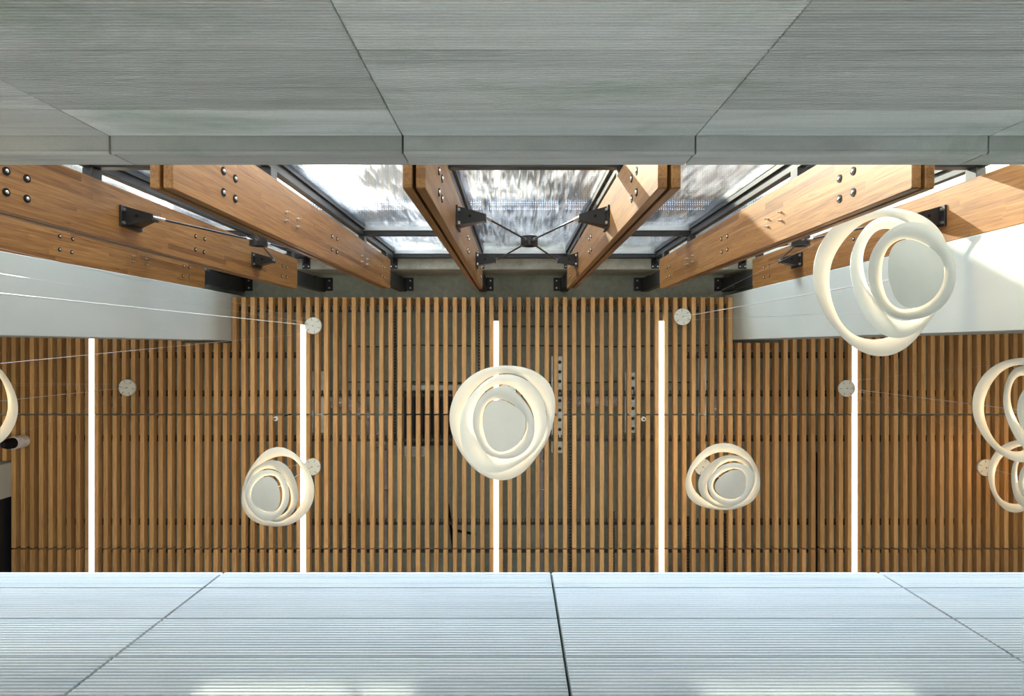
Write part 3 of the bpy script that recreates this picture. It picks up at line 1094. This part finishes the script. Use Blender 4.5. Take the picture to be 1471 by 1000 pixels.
C0 = polar([(445, 70), (540, 70), (640, 90), (730, 125), (800, 185), (845, 260), (857, 340), (850, 430), (830, 540), (790, 640), (720, 740), (640, 840),
            (550, 905), (460, 923), (370, 905), (290, 860), (215, 795), (150, 710), (100, 600), (72, 500), (70, 420), (90, 330), (130, 250), (200, 170), (290, 110), (370, 80)])
C1 = polar([(445, 130), (510, 128), (590, 150), (680, 200), (735, 262), (768, 330), (785, 400), (795, 500), (770, 590), (700, 690), (600, 760), (500, 810), (400, 822), (310, 800),
            (240, 740), (195, 650), (170, 560), (165, 480), (175, 400), (210, 320), (270, 240), (340, 175)])
C2 = polar([(445, 205), (520, 215), (580, 260), (640, 330), (680, 400), (695, 470), (690, 560), (660, 630), (600, 690), (520, 720), (440, 722), (370, 695), (318, 640),
            (285, 580), (262, 500), (260, 420), (275, 350), (320, 280), (380, 225)])
C3 = polar([(445, 297), (400, 305), (355, 340), (335, 400), (332, 470), (345, 550), (375, 620), (420, 660), (470, 665), (530, 645), (590, 595), (625, 530), (637, 470), (628, 430),
            (610, 388), (572, 355), (530, 325), (490, 305)])
TH = np.linspace(-math.pi, math.pi, 361)[:-1]
HU = (0.80, -0.60)              # hinge direction of the outer cut


def reach(C, sign):
    k = int(np.argmax(sign * (np.cos(TH) * HU[0] + np.sin(TH) * HU[1]) * C))
    return float((np.cos(TH[k]) * HU[0] + np.sin(TH[k]) * HU[1]) * C[k])


DROP = (0.0, -0.29, -0.31, -0.31)
a1, b1 = reach(C1, 1), reach(C1, -1)
a2, b2 = reach(C2, 1), reach(C2, -1)
a3, b3 = reach(C3, 1), reach(C3, -1)


def lvl1(s):
    return DROP[1] * (a1 - s) / (a1 - b1)


def lvl2(s):
    z0 = lvl1(b2)
    return z0 + (DROP[2] - z0) * (s - b2) / (a2 - b2)


def lvl3(s):
    z0 = lvl2(a3)
    return z0 + (DROP[3] - z0) * (a3 - s) / (a3 - b3)


def lvl0(s):
    return -0.012 * (1 - s / a1)


def cut(C, hinge):
    """half width of the cut: it closes at the hinge"""
    d = np.cos(TH) * HU[0] * hinge + np.sin(TH) * HU[1] * hinge
    return np.where(d > 0.93, 0.0, 0.0028)


def sheet_ring(outer, inner, lvl, name, mat):
    n = len(TH)
    T = 0.0016
    cols = 5
    vs, fs = [], []
    for side in (0, 1):
        for c in range(cols):
            u = c / (cols - 1)
            rad = outer * (1 - u) + inner * u
            bow = 0.010 * math.sin(math.pi * u)
            for k in range(n):
                x, y = rad[k] * math.cos(TH[k]), rad[k] * math.sin(TH[k])
                s = x * HU[0] + y * HU[1]
                vs.append((x, y, lvl(s) - bow + (T if side else -T)))
    for side in (0, 1):
        o = side * cols * n
        for c in range(cols - 1):
            for k in range(n):
                k2 = (k + 1) % n
                fs.append((o + c * n + k, o + c * n + k2, o + (c + 1) * n + k2, o + (c + 1) * n + k))
    for c in (0, cols - 1):
        for k in range(n):
            k2 = (k + 1) % n
            fs.append((c * n + k, c * n + k2, cols * n + c * n + k2, cols * n + c * n + k))
    return MB().add(vs, fs).mesh(name, mat, True)


def sheet_disc(outer, lvl, name, mat):
    n = len(TH)
    T = 0.0016
    vs, fs = [], []
    rings = [1.0, 0.75, 0.5, 0.25]
    for side in (0, 1):
        for u in rings:
            for k in range(n):
                x, y = outer[k] * u * math.cos(TH[k]), outer[k] * u * math.sin(TH[k])
                s = x * HU[0] + y * HU[1]
                vs.append((x, y, lvl(s) - 0.016 * (1 - u * u) + (T if side else -T)))
        vs.append((0, 0, lvl(0) - 0.016 + (T if side else -T)))
    m = len(rings) * n + 1
    for side in (0, 1):
        o = side * m
        for c in range(len(rings) - 1):
            for k in range(n):
                k2 = (k + 1) % n
                fs.append((o + c * n + k, o + c * n + k2, o + (c + 1) * n + k2, o + (c + 1) * n + k))
        for k in range(n):
            fs.append((o + (len(rings) - 1) * n + k, o + (len(rings) - 1) * n + (k + 1) % n, o + m - 1))
    for k in range(n):
        fs.append((k, (k + 1) % n, m + (k + 1) % n, m + k))
    return MB().add(vs, fs).mesh(name, mat, True)


ME_R0 = sheet_ring(C0, C1 + cut(C1, 1), lvl0, 'outer_ring', M_SHADE)
ME_R1 = sheet_ring(C1 - cut(C1, 1), C2 + cut(C2, -1), lvl1, 'middle_ring', M_SHADE)
ME_R2 = sheet_ring(C2 - cut(C2, -1), C3 + cut(C3, 1), lvl2, 'inner_ring', M_SHADE)
ME_D = sheet_disc(C3 - cut(C3, 1), lvl3, 'reflector_dish', M_SHADE)
ZD = lvl3(0.0) - 0.016
_b = MB().tube([(0, 0, ZD + 0.004), (0, 0, ZD + 0.03)], [0.075, 0.062], 24)
ME_BASE = _b.mesh('lamp_base', M_WHITE, True)
ME_BULB = MB().tube([(0, 0, ZD + 0.0305), (0, 0, ZD + 0.037)], [0.058, 0.054], 24).mesh('bulb', M_BULB, True)


def canopy_meshes():
    b = MB().tube([(0, 0, 0), (0, 0, 0.004), (0, 0, 0.028)], [0.117, 0.12, 0.12], 40).mesh('canopy', M_CANOPY, True)
    s = MB()
    for k in range(6):
        a = math.pi / 3 * k + 0.3
        d = Vector((math.cos(a), math.sin(a), 0))
        t = Vector((-d.y, d.x, 0)) * 0.0022
        p, q = d * 0.072, d * 0.112
        s.prism([p - t - Vector((0, 0, 0.001)), q - t - Vector((0, 0, 0.001)), q + t - Vector((0, 0, 0.001)), p + t - Vector((0, 0, 0.001))], (0, 0, 0.0015))
    s.tube([(0, 0, -0.012), (0, 0, 0.0)], 0.007, 8)
    s.tube([(0, 0, 0.0285), (0, 0, 0.040)], 0.045, 14)
    return b, s.mesh('slot', M_RUBBER)


ME_CAN, ME_SLOT = canopy_meshes()


def pendant(cpx, cpy, z, rot, label, offset=(0.0, 0.0), watts=4.2):
    zc = Z_BAT - 0.0405
    c = P(cpx, cpy, zc)
    base = Vector((c.x + offset[0], c.y + offset[1], z))
    root = empty('pendant_lamp', base)
    root['z'] = 0
    del root['z']
    tag(root, label, 'pendant lamp', 'cut-ring pendant lamps')
    rm = Matrix.Rotation(rot, 4, 'Z')

    def part(name, me, loc=(0, 0, 0), r=rot):
        o = bpy.data.objects.new(name, me)
        o.location = loc
        o.rotation_euler = (0, 0, r)
        o.parent = root
        COL.objects.link(o)
        return o
    part('outer_ring', ME_R0)
    part('middle_ring', ME_R1)
    part('inner_ring', ME_R2)
    part('reflector_dish', ME_D)
    lb = part('lamp_base', ME_BASE)
    o = bpy.data.objects.new('bulb', ME_BULB)
    o.parent = lb
    COL.objects.link(o)
    cc = c - base
    cn = part('canopy', ME_CAN, cc, R.uniform(0, 6))
    o = bpy.data.objects.new('slots', ME_SLOT)
    o.parent = cn
    COL.objects.link(o)
    cd = MB().tube([cc, (0, 0, ZD + 0.03)], 0.0036, 8)
    part('cord', cd.mesh('cord', M_CORD, True), (0, 0, 0), 0)
    for k in range(3):
        a = 2 * math.pi * k / 3 + 0.5
        i = int((a % (2 * math.pi)) / (2 * math.pi) * 360 + 180) % 360
        r = float(C0[i] * 0.55 + C1[i] * 0.45)
        q = rm @ Vector((r * math.cos(TH[i]), r * math.sin(TH[i]), -0.008))
        p = cc + (q.normalized() * 0.10 if False else Vector((q.x, q.y, 0)).normalized() * 0.10)
        part('suspension_wire', MB().tube([p, q], 0.0011, 6).mesh('suspension_wire', M_WIRE, True), (0, 0, 0), 0)
    ld = bpy.data.lights.new('lamp_light', 'POINT')
    ld.energy = watts
    ld.color = (1.0, 0.70, 0.40)
    ld.shadow_soft_size = 0.045
    lo = bpy.data.objects.new('lamp_light', ld)
    lo.location = (0, 0, ZD + 0.09)
    lo.parent = root
    COL.objects.link(lo)
    return root


pendant(981, 455, 3.74, 0.0, 'largest looking ring pendant, hanging low in front of the right plaster wall')
pendant(729, 563, 4.86, 0.0, 'ring pendant in the middle, in front of the central light strip')
pendant(448, 671, 6.98, math.pi, 'ring pendant left of centre, touching the second light strip')
pendant(1010, 671, 7.42, math.radians(65), 'ring pendant right of centre, its canopy disc peeping out behind it')
pendant(1217, 558, 5.36, math.radians(-8), 'ring pendant cut by the right edge, the upper of two there')
pendant(1417, 672, 7.6, math.radians(15), 'ring pendant cut by the right edge, the lower of two there')
pendant(182, 557, 5.86, math.pi, 'ring pendant at the left edge, only its right rim showing')
pendant(449.5, 468, 2.2, math.pi, 'pendant whose ivory canopy disc sits at the top of the second light strip')
